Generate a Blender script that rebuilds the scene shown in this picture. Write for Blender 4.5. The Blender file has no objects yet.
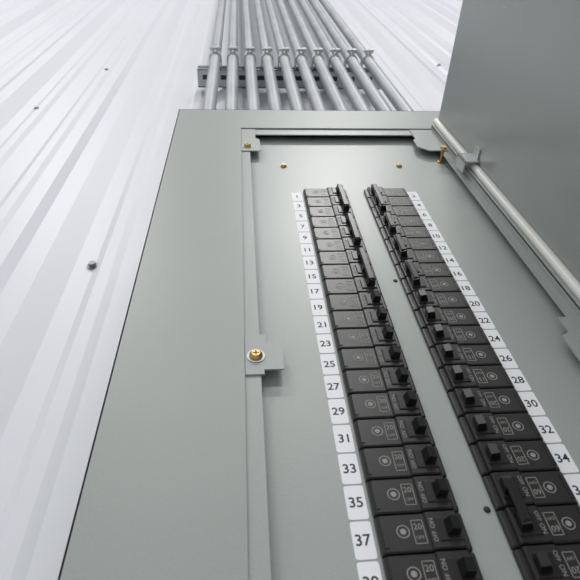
import bpy, bmesh, math, random
from mathutils import Vector, Matrix
random.seed(4)
S=0.0254; Z0=1.75
sc=bpy.context.scene
sc.view_settings.view_transform='Standard'
def W(x,y,z): return Vector((x*S,y*S,z*S+Z0))

# ---------------- materials ----------------
def mat(name,col,rough=.5,metal=0.,noise=0.,nscale=20,bump=0.,bscale=400,spec=.5,rvar=0.):
    m=bpy.data.materials.new(name);m.use_nodes=True;nt=m.node_tree;b=nt.nodes['Principled BSDF']
    b.inputs['Base Color'].default_value=(*col,1);b.inputs['Roughness'].default_value=rough
    b.inputs['Metallic'].default_value=metal
    b.inputs['Specular IOR Level'].default_value=spec
    tc=nt.nodes.new('ShaderNodeTexCoord')
    if noise or rvar:
        n=nt.nodes.new('ShaderNodeTexNoise');n.inputs['Scale'].default_value=nscale;n.inputs['Detail'].default_value=5
        nt.links.new(tc.outputs['Object'],n.inputs['Vector'])
        if noise:
            mr=nt.nodes.new('ShaderNodeMapRange');mr.inputs[1].default_value=.3;mr.inputs[2].default_value=.7
            mr.inputs[3].default_value=1-noise;mr.inputs[4].default_value=1+noise
            nt.links.new(n.outputs[0],mr.inputs[0])
            mx=nt.nodes.new('ShaderNodeVectorMath');mx.operation='SCALE';mx.inputs[0].default_value=col
            nt.links.new(mr.outputs[0],mx.inputs['Scale']);nt.links.new(mx.outputs[0],b.inputs['Base Color'])
        if rvar:
            m2=nt.nodes.new('ShaderNodeMapRange');m2.inputs[1].default_value=.3;m2.inputs[2].default_value=.7
            m2.inputs[3].default_value=rough-rvar;m2.inputs[4].default_value=rough+rvar
            nt.links.new(n.outputs[0],m2.inputs[0]);nt.links.new(m2.outputs[0],b.inputs['Roughness'])
    if bump:
        n=nt.nodes.new('ShaderNodeTexNoise');n.inputs['Scale'].default_value=bscale;n.inputs['Detail'].default_value=2
        nt.links.new(tc.outputs['Object'],n.inputs['Vector'])
        bp=nt.nodes.new('ShaderNodeBump');bp.inputs['Strength'].default_value=bump;bp.inputs['Distance'].default_value=.0005
        nt.links.new(n.outputs[0],bp.inputs['Height']);nt.links.new(bp.outputs[0],b.inputs['Normal'])
    return m
M_trim=mat('grey_enamel',(.320,.350,.332),.42,noise=.02,nscale=8,bump=.2,bscale=500)
M_dead=mat('grey_enamel_inner',(.345,.375,.360),.38,noise=.02,nscale=8,bump=.2,bscale=500)
M_door=mat('grey_enamel_door',(.30,.325,.315),.25,noise=.03,nscale=6,bump=.15,bscale=90,rvar=.03)
M_cream=mat('cream_edge',(.80,.80,.75),.4)
M_wall=mat('white_painted_steel',(.73,.74,.785),.45,noise=.015,nscale=3,bump=.1,bscale=60,spec=.4)
M_blk=mat('black_phenolic',(.020,.019,.019),.36,noise=.15,nscale=60,bump=.08,bscale=1200,spec=.42)
M_blk2=mat('black_handle',(.008,.008,.009),.36,spec=.4)
M_prt=mat('grey_print',(.28,.28,.265),.6)
M_lab=mat('label_white',(.84,.85,.88),.5)
M_ink=mat('label_ink',(.02,.02,.025),.6)
M_brass=mat('brass',(.55,.36,.13),.35,metal=1.)
M_dark=mat('dark_screw',(.02,.02,.02),.5)
M_galv=mat('galvanized',(.38,.40,.41),.5,metal=.25,noise=.12,nscale=12,rvar=.06)
M_galv2=mat('galvanized_fitting',(.50,.53,.53),.42,metal=.3,noise=.12,nscale=40)
M_bolt=mat('galvanized_bolt',(.22,.23,.24),.5,metal=.4,noise=.12,nscale=40)
M_floor=mat('concrete',(.42,.42,.41),.55,noise=.12,nscale=3,bump=.2,bscale=40)
M_ceil=mat('ceiling_white',(.6,.61,.63),.6,noise=.02,nscale=2)
M_lamp=bpy.data.materials.new('lamp_lens');M_lamp.use_nodes=True
bb=M_lamp.node_tree.nodes['Principled BSDF'];bb.inputs['Emission Color'].default_value=(1,.98,.95,1);bb.inputs['Emission Strength'].default_value=6

# ---------------- mesh builder (inches) ----------------
class MB:
    def __init__(s): s.v=[];s.f=[];s.m=[];s.mats=[];s.sm=[]
    def mi(s,m):
        if m not in s.mats: s.mats.append(m)
        return s.mats.index(m)
    def add(s,vs,fs,m,smooth=False):
        o=len(s.v);s.v+= [tuple(v) for v in vs];k=s.mi(m)
        for f in fs: s.f.append([i+o for i in f]);s.m.append(k);s.sm.append(smooth)
    def box(s,x0,x1,y0,y1,z0,z1,m,c=0.):
        if c<=0:
            vs=[(x0,y0,z0),(x1,y0,z0),(x1,y0,z1),(x0,y0,z1),(x0,y1,z0),(x1,y1,z0),(x1,y1,z1),(x0,y1,z1)]
            s.add(vs,[(0,1,2,3),(5,4,7,6),(4,0,3,7),(1,5,6,2),(3,2,6,7),(4,5,1,0)],m)
        else:
            vs=[(x0+c,y0,z0+c),(x1-c,y0,z0+c),(x1-c,y0,z1-c),(x0+c,y0,z1-c),
                (x0,y0+c,z0),(x1,y0+c,z0),(x1,y0+c,z1),(x0,y0+c,z1),
                (x0,y1,z0),(x1,y1,z0),(x1,y1,z1),(x0,y1,z1)]
            fs=[(0,1,2,3)]
            for a in (0,4):
                for i in range(4):
                    j=(i+1)%4; fs.append((a+4+i,a+4+j,a+j,a+i))
            fs.append((9,8,11,10)); s.add(vs,fs,m)
    def poly(s,pts,y0,y1,m,c=0.):
        n=len(pts);vs=[(x,y0,z) for x,z in pts]+[(x,y1,z) for x,z in pts]
        s.add(vs,[tuple(range(n))]+[(i+n,(i+1)%n+n,(i+1)%n,i) for i in range(n)]+[tuple(range(2*n-1,n-1,-1))],m)
    def ring(s,o,i,y0,y1,m):
        def q(r): return [(r[0],r[2]),(r[1],r[2]),(r[1],r[3]),(r[0],r[3])]
        O,I=q(o),q(i)
        vs=[(x,y0,z) for x,z in O]+[(x,y0,z) for x,z in I]+[(x,y1,z) for x,z in O]+[(x,y1,z) for x,z in I]
        fs=[]
        for k in range(4):
            j=(k+1)%4
            fs+=[(k,j,4+j,4+k),(8+j,8+k,12+k,12+j),(8+k,8+j,j,k),(4+k,4+j,12+j,12+k)]
        s.add(vs,fs,m)
    def cyl(s,c,ax,r,l,m,n=20,r2=None,cap=True):
        c=Vector(c);ax=Vector(ax).normalized();t=Vector((1,0,0)) if abs(ax.x)<.9 else Vector((0,0,1))
        a=ax.cross(t).normalized();b=ax.cross(a)
        r2=r if r2 is None else r2
        A=[c+a*r*math.cos(2*math.pi*i/n)+b*r*math.sin(2*math.pi*i/n) for i in range(n)]
        B=[c+ax*l+a*r2*math.cos(2*math.pi*i/n)+b*r2*math.sin(2*math.pi*i/n) for i in range(n)]
        s.add(A+B,[(i,(i+1)%n,n+(i+1)%n,n+i) for i in range(n)],m,True)
        if cap:
            s.add(A,[tuple(range(n-1,-1,-1))],m); s.add(B,[tuple(range(n))],m)
    def obj(s,name,parent=None,org=(0,0,0),world=True):
        me=bpy.data.meshes.new(name)
        off=Vector(org)
        me.from_pydata([((Vector(v)-off)*S) for v in s.v],[],s.f)
        for m in s.mats: me.materials.append(m)
        me.polygons.foreach_set('material_index',s.m);me.polygons.foreach_set('use_smooth',s.sm)
        bm=bmesh.new();bm.from_mesh(me);bmesh.ops.recalc_face_normals(bm,faces=bm.faces);bm.to_mesh(me);bm.free()
        o=bpy.data.objects.new(name,me);sc.collection.objects.link(o)
        if world: o.location=W(*org)
        if parent: o.parent=parent; o.matrix_parent_inverse=parent.matrix_world.inverted()
        return o
def empty(name,loc=(0,0,0)):
    e=bpy.data.objects.new(name,None);sc.collection.objects.link(e);e.location=W(*loc);e.empty_display_size=.05
    bpy.context.view_layer.update();return e
_tc={}
def textmesh(t,size,sx=1.,bold=0.):
    k=(t,size,sx)
    if k in _tc: return _tc[k]
    c=bpy.data.curves.new('t','FONT');c.body=t;c.size=size;c.align_x='CENTER';c.align_y='CENTER';c.resolution_u=3;c.offset=bold
    o=bpy.data.objects.new('t',c);sc.collection.objects.link(o)
    dg=bpy.context.evaluated_depsgraph_get();me=bpy.data.meshes.new_from_object(o.evaluated_get(dg))
    vs=[(v.co.x*sx,v.co.y) for v in me.vertices];fs=[tuple(p.vertices) for p in me.polygons]
    bpy.data.objects.remove(o);bpy.data.meshes.remove(me);bpy.data.curves.remove(c)
    if vs:
        cx=(min(v[0] for v in vs)+max(v[0] for v in vs))/2;cy=(min(v[1] for v in vs)+max(v[1] for v in vs))/2
        vs=[(a-cx,b-cy) for a,b in vs]
    _tc[k]=(vs,fs);return _tc[k]
def put_text(mb,t,x,y,z,size,m,rot=0,sx=1.,bold=0.):
    vs,fs=textmesh(t,size,sx,bold);c,s_=math.cos(rot),math.sin(rot)
    mb.add([(x+a*c-b*s_,y,z+a*s_+b*c) for a,b in vs],fs,m)
def frame(mb,x0,x1,z0,z1,y,w,m):
    mb.box(x0,x1,y,y+.004,z0,z0+w,m);mb.box(x0,x1,y,y+.004,z1-w,z1,m)
    mb.box(x0,x0+w,y,y+.004,z0,z1,m);mb.box(x1-w,x1,y,y+.004,z0,z1,m)

# ---------------- room ----------------
PAN=6.3; RIB=5.55
def wall():
    mb=MB();z0=-Z0/S;z1=(7.0-Z0)/S
    prof=[]
    def rib(cx,wb,wt,y): return [(cx-wb/2,PAN),(cx-wt/2,y),(cx+wt/2,y),(cx+wb/2,PAN)]
    base=-18.4
    k=-13
    while base+12*k<150:
        cx=base+12*k
        prof+=rib(cx,4.4,1.4,RIB)
        prof+=rib(cx+4.2,1.6,.7,PAN-.16)
        prof+=rib(cx+7.8,1.6,.7,PAN-.16)
        k+=1
    n=len(prof)
    vs=[(x,y,z0) for x,y in prof]+[(x,y,z1) for x,y in prof]
    mb.add(vs,[(i,i+1,n+i+1,n+i) for i in range(n-1)],M_wall)
    xa,xb=prof[0][0],prof[-1][0]
    mb.box(xa,xb,PAN+.3,PAN+3,z0,z1,M_wall)
    mb.obj('wall_back')
wall()
mb=MB();mb.box(-175,150,-360,9.3,-Z0/S-4,-Z0/S,M_floor);mb.obj('floor')
mb=MB();mb.box(-175,150,-360,9.3,(7-Z0)/S,(7-Z0)/S+4,M_ceil);mb.obj('ceiling')

for (x,z,y) in [(-15.1,3.2,PAN),(-26.6,31.6,PAN),(-22.4,46,PAN),(21.4,50.5,PAN),(27.4,30,PAN),(-15.1,-26,PAN),(-26.9,3.2,PAN)]:
    mb=MB();mb.cyl((x,y,z),(0,-1,0),.36,.07,M_bolt,20);mb.cyl((x,y-.07,z),(0,-1,0),.22,.22,M_bolt,6)
    mb.obj('wall_screw',org=(x,y,z))

# ---------------- electrical panel ----------------
panel=empty('electrical_panel',(0,2,-10))
T=-.46
EX0,EX1,EZ0,EZ1=-10.0,10.0,-33.0,11.9
OX0,OX1,OZ0,OZ1=-5.87,6.45,-28.0,8.5
mb=MB()
mb.ring((EX0+.05,EX1-.05,EZ0+.05,EZ1-.05),(EX0+.12,EX1-.12,EZ0+.12,EZ1-.12),T+.07,5.5,M_trim)
mb.box(EX0+.05,EX1-.05,5.43,5.5,EZ0+.05,EZ1-.05,M_trim)
mb.obj('cabinet_box',panel)
mb=MB()
mb.ring((EX0,EX1,EZ0,EZ1),(OX0,OX1,OZ0,OZ1),T,T+.07,M_trim)
mb.ring((EX0,EX1,EZ0,EZ1),(EX0+.05,EX1-.05,EZ0+.05,EZ1-.05),T,T+.5,M_trim)
mb.obj('trim_cover',panel)
mb=MB()
mb.ring((OX0-.3,OX1+.3,OZ0-.3,OZ1+.3),(-5.36,6.0,OZ0+.5,OZ1-.9),T+.09,T+.15,M_dead)
mb.obj('opening_lip',panel)
mb=MB()
mb.box(-5.9,6.5,.04,.12,OZ0+.1,OZ1-.3,M_dead)
mb.box(-5.6,5.95,0,.04,OZ0+.55,6.0,M_dead)
mb.obj('deadfront_plate',panel)
mb=MB();y=T+.03
def tab(pts): mb.poly(pts,y,y+.06,M_dead)
tab([(OX0+.02,4.95),(-4.75,4.95),(-4.75,6.6),(-5.0,6.9),(-5.0,8.35),(OX0+.02,8.35)])
tab([(OX0+.02,-12.75),(-5.25,-12.75),(-5.25,-12.55),(-4.62,-12.55),(-4.62,-11.3),(-5.15,-11.3),(-5.15,-10.9),(OX0+.02,-10.9)])
tab([(4.95,8.35),(4.95,6.9),(4.75,6.6),(4.75,5.6),(5.3,5.0),(OX1-.02,5.0),(OX1-.02,8.35)][::-1])
tab([(5.25,-12.9),(OX1-.02,-12.9),(OX1-.02,-10.4),(5.6,-10.4),(5.6,-11.2),(5.25,-11.4)])
mb.obj('mounting_tabs',panel)
def screw(x,y,z,r,name='brass_screw',m=M_brass,h=.09):
    mb=MB()
    mb.cyl((x,y,z),(0,-1,0),r,h*.4,m,24,cap=True);mb.cyl((x,y-h*.4,z),(0,-1,0),r,h*.6,m,24,r2=r*.62)
    mb.box(x-r*.5,x+r*.5,y-h-.004,y-h+.01,z-r*.1,z+r*.1,M_dark);mb.box(x-r*.1,x+r*.1,y-h-.004,y-h+.01,z-r*.5,z+r*.5,M_dark)
    return mb.obj(name,panel,org=(x,y,z))
for x,z in ((-5.5,5.6),(-5.5,-11.95)):
    mb2=MB();mb2.cyl((x,y,z),(0,-1,0),.3,.03,M_galv2,24);mb2.obj('screw_washer',panel,org=(x,y,z))
    screw(x,y-.03,z,.22,h=.14)
screw(5.72,y,-12.4,.22,m=M_dark,h=.14)
for x,z in ((-3.5,3.7),(3.2,3.7)): screw(x,0,z,.17,h=.14)
for x,z in ((.3,-7.4),(.3,-17.4)): screw(x,0,z,.09,'plate_screw',M_dark,h=.05)
mb=MB();mb.cyl((5.85,0,4.3),(0,-1,0),.09,.95,M_brass,14);mb.cyl((5.85,-.85,4.3),(0,-1,0),.22,.12,M_brass,20,r2=.15)
mb.cyl((5.85,0,4.3),(0,-1,0),.2,.06,M_brass,20);mb.obj('captive_screw',panel,org=(5.85,0,4.3))

# ---------------- door ----------------
HX,HY=6.95,-.85
door=empty('panel_door',(HX,HY,-10))
mb=MB()
DZ0,DZ1=-28.2,8.9
mb.box(HX,HX+.07,HY-13.0,HY,DZ0,DZ1,M_door)
mb.box(HX-.45,HX,HY-13.0,HY-12.93,DZ0,DZ1,M_door)
mb.obj('door_leaf',door)
mb=MB();mb.cyl((HX-.14,HY+.05,DZ0),(0,0,1),.22,DZ1-DZ0,M_cream,20);mb.obj('hinge_edge',door)
mb=MB();mb.box(6.42,6.50,HY+.1,T+.1,DZ0,DZ1-.4,M_dead);mb.box(6.42,HX+.05,HY+.16,HY+.22,DZ0,DZ1-.4,M_dead);mb.obj('hinge_leaf',door)
for z in (2.2,-13.8,-24):
    mb=MB()
    mb.box(HX-.85,HX-.02,HY-.36,HY-.28,z-.6,z+.6,M_galv2,.03)
    mb.box(HX-.85,HX-.77,HY-.36,HY+.30,z-.6,z+.6,M_galv2)
    mb.box(HX-.08,HX-.01,HY-.95,HY-.28,z-.35,z+.35,M_galv2)
    mb.obj('hinge_clip',door)

# ---------------- breakers ----------------
def breaker_mesh(amp,variant):
    mb=MB();g=.475
    prof=[(0,0),(0,.16),(.05,.19),(.14,.19),(.17,.30),(.21,.33),(.92,.33),(.96,.31),(1.0,.25),(2.1,.25),(2.2,.17),(2.2,0)]
    n=len(prof);c=.035
    vs=[]
    for zz,ins in ((-g,c),(-g+c,0),(g-c,0),(g,c)):
        for a,d in prof: vs.append((-a,-(max(d-ins,0)),zz))
    fs=[]
    for r in range(3):
        for i in range(n-1): fs.append((r*n+i,r*n+i+1,(r+1)*n+i+1,(r+1)*n+i))
    fs.append(tuple(range(n)));fs.append(tuple(range(4*n-1,3*n-1,-1)))
    mb.add(vs,fs,M_blk)
    mb.box(-.78,-.20,-.37,-.32,-.30,.30,M_blk,.02)
    mb.box(-.74,-.24,-.375,-.36,-.24,.24,M_blk2)
    hw=.19;x0,x1=-.58,-.27
    vs=[(x0,-.36,-hw),(x1,-.36,-hw),(x1,-.36,hw),(x0,-.36,hw),
        (x0+.10,-.64,-hw+.03),(x1+.02,-.60,-hw+.03),(x1+.02,-.60,hw-.03),(x0+.10,-.64,hw-.03)]
    mb.add(vs,[(3,2,1,0),(4,5,6,7),(0,1,5,4),(1,2,6,5),(2,3,7,6),(3,0,4,7)],M_blk2)
    mb.box(-2.12,-2.02,-.27,-.24,-.36,.36,M_blk)
    yy=-.337
    put_text(mb,'ON',-.865,yy,.15,.17,M_prt,math.pi/2)
    put_text(mb,'OFF',-.865,yy,-.18,.15,M_prt,math.pi/2)
    yy=-.257
    frame(mb,-1.36,-1.06,-.30,.30,yy,.018,M_prt)
    put_text(mb,amp,-1.21,yy,.13,.22,M_prt)
    put_text(mb,'OFF',-1.21,yy,-.14,.12,M_prt)
    k=22;cx,cz=-1.60,.02
    for ra,rb in ((.165,.14),(.075,.0)):
        A=[(cx+ra*math.cos(2*math.pi*i/k),yy,cz+ra*math.sin(2*math.pi*i/k)) for i in range(k)]
        if rb:
            B=[(cx+rb*math.cos(2*math.pi*i/k),yy,cz+rb*math.sin(2*math.pi*i/k)) for i in range(k)]
            mb.add(A+B,[(i,(i+1)%k,k+(i+1)%k,k+i) for i in range(k)],M_prt)
        else: mb.add(A,[tuple(range(k))],M_prt)
    return mb
bmesh_cache={}
def breaker(side,row,amp,variant):
    key=(amp,variant)
    if key not in bmesh_cache:
        o=breaker_mesh(amp,variant).obj('circuit_breaker');bmesh_cache[key]=o.data
    else:
        o=bpy.data.objects.new('circuit_breaker',bmesh_cache[key]);sc.collection.objects.link(o)
    o.location=W(side*.5,0,-(row-1))
    if side>0: o.rotation_euler=(0,math.pi,0)
    return o
def tie(parent,side,r0,r1):
    mb=MB();x=side*(.5+.40)
    za,zb=-(r1-1)-.1,-(r0-1)+.1
    mb.box(min(x-.13,x+.13),max(x-.13,x+.13),-.67,-.56,za,zb,M_blk2,.04)
    bpy.context.view_layer.update()
    mb.obj('handle_tie',parent,org=(x,-.7,(za+zb)/2))
groupsL=[(1,3),(4,6),(7,9)];groupsR=[(1,3),(4,5),(6,7),(8,9),(18,19)]
for side,groups in ((-1,groupsL),(1,groupsR)):
    for row in range(1,22):
        g=[q for q in groups if q[0]<=row<=q[1]]
        o=breaker(side,row,'60' if g else random.choice(['20','20','15']),1 if g else 0)
        if g and g[0][0]==row: tie(o,side,*g[0])

# ---------------- number labels ----------------
for side in (-1,1):
    mb=MB()
    xc=side*3.06
    for row in range(1,22):
        num=2*row-1 if side<0 else 2*row
        z=-(row-1);w,h,r=.265,.475,.07;pts=[]
        for cx,cz,a0 in ((w-r,h-r,0),(-w+r,h-r,90),(-w+r,-h+r,180),(w-r,-h+r,270)):
            for k in range(5):
                a=math.radians(a0+22.5*k);pts.append((xc+cx+r*math.cos(a),z+cz+r*math.sin(a)))
        mb.poly(pts,-.012,0,M_lab)
        put_text(mb,str(num),xc,-.0145,z,.40,M_ink,bold=.006)
    mb.obj('number_label_strip',org=(xc,0,-10))

# ---------------- conduits ----------------
CY=2.6;SZ=38.0;n=10
xs=[-8.55+i*(17.0/9) for i in range(n)]
zt=(7-Z0)/S
for i,x in enumerate(xs):
    e=empty('conduit',(x,CY,40))
    mb=MB();mb.cyl((x,CY,EZ1-.4),(0,0,1),.58,zt-EZ1+.4,M_galv,28);mb.obj('pipe',e)
    mb=MB();mb.cyl((x,CY,EZ1),(0,0,1),.78,.35,M_galv2,6);mb.cyl((x,CY,EZ1+.35),(0,0,1),.70,.9,M_galv2,24);mb.obj('connector',e)
    mb=MB();zc=150;mb.cyl((x,CY,zc),(0,0,1),.68,2.2,M_galv2,24);mb.obj('coupling',e)
    bpy.context.view_layer.update()
    mb=MB()
    k=14;ri,ro=.585,.68
    pts=[]
    for q in range(k+1):
        a=math.radians(-20-140*q/k*1.0)
        pts.append((math.cos(a),math.sin(a)))
    A=[(x+c*ro,CY+s*ro) for c,s in pts];B=[(x+c*ri,CY+s*ri) for c,s in pts]
    A=[(x+ro,CY+1.0)]+A+[(x-ro,CY+1.0)];B=[(x+ri,CY+1.0)]+B+[(x-ri,CY+1.0)]
    m_=len(A);vs=[(p[0],p[1],SZ-.6) for p in A+B]+[(p[0],p[1],SZ+.6) for p in A+B]
    fs=[]
    for q in range(m_-1): fs+=[(q,q+1,2*m_+q+1,2*m_+q),(m_+q,m_+q+1,3*m_+q+1,3*m_+q),(q,q+1,m_+q+1,m_+q),(2*m_+q,2*m_+q+1,3*m_+q+1,3*m_+q)]
    mb.add(vs,fs,M_galv2)
    mb.box(x-.30,x-.10,CY-1.15,CY-.6,SZ-.35,SZ+.35,M_galv2);mb.box(x+.10,x+.30,CY-1.15,CY-.6,SZ-.35,SZ+.35,M_galv2)
    mb.cyl((x-.55,CY-.95,SZ),(1,0,0),.13,1.1,M_galv2,12);mb.cyl((x+.3,CY-.95,SZ),(1,0,0),.24,.2,M_galv2,6)
    mb.obj('strap_clamp',e)
mb=MB()
def strut(z):
    mb.box(-10.6,10.2,CY+1.0,CY+1.08,z-.8,z-.45,M_galv2);mb.box(-10.6,10.2,CY+1.0,CY+1.08,z+.45,z+.8,M_galv2)
    mb.box(-10.6,10.2,CY+1.0,RIB+.01,z-.8,z-.72,M_galv2);mb.box(-10.6,10.2,CY+1.0,RIB+.01,z+.72,z+.8,M_galv2)
    mb.box(-10.6,10.2,RIB-.1,RIB+.01,z-.8,z+.8,M_galv2)
strut(SZ)
for k in range(10):
    xx=-9.5+k*2.0
    mb.box(xx-.55,xx+.55,CY+1.6,CY+2.1,SZ-.815,SZ-.79,M_dark)
mb.obj('strut_channel',org=(0,CY+1.5,SZ))

# ---------------- lights ----------------
def area(x,y,z,sx,sy,e,rot=(0,0,0),col=(1,.99,.97)):
    l=bpy.data.lights.new('bay_light','AREA');l.shape='RECTANGLE';l.size=sx;l.size_y=sy;l.energy=e;l.color=col
    o=bpy.data.objects.new('bay_light',l);o.location=(x,y,z);o.rotation_euler=rot;sc.collection.objects.link(o);return o
for x,y in ((-2.2,-3),(.9,-3),(-2.2,-6.4),(.9,-6.4)):
    mb=MB()
    X,Y=x/S,y/S
    z=(7.0-Z0)/S
    mb.box(X-24,X+24,Y-6,Y+6,z-4,z,M_ceil);mb.box(X-23,X+23,Y-5,Y+5,z-4.2,z-4,M_lamp)
    mb.obj('high_bay_fixture',org=(X,Y,z))
    area(x,y,6.84,1.2,.3,110)
w=bpy.data.worlds.new('w');sc.world=w;w.use_nodes=True
bg=w.node_tree.nodes['Background'];bg.inputs[0].default_value=(.93,.96,1,1);bg.inputs[1].default_value=.55

# ---------------- camera ----------------
p=[-5.7935,-12.6236,-24.4205,0.1374,0.9147,-0.1299,530.3026]
a,b,c=p[3:6];ca,sa=math.cos(a),math.sin(a);cb,sb=math.cos(b),math.sin(b);cc,s_=math.cos(c),math.sin(c)
f=Vector((sa*cb,ca*cb,sb));r=Vector((ca,-sa,0));u=r.cross(f)
r2=r*cc+u*s_;u2=-r*s_+u*cc
cd=bpy.data.cameras.new('camera');cd.sensor_width=36;cd.lens=36*p[6]/580;cd.clip_start=.01
cd.dof.use_dof=True;cd.dof.focus_distance=.55;cd.dof.aperture_fstop=16
co=bpy.data.objects.new('camera',cd);sc.collection.objects.link(co)
Mx=Matrix((r2,u2,-f)).transposed().to_4x4();Mx.translation=W(*p[:3]);co.matrix_world=Mx
sc.camera=co
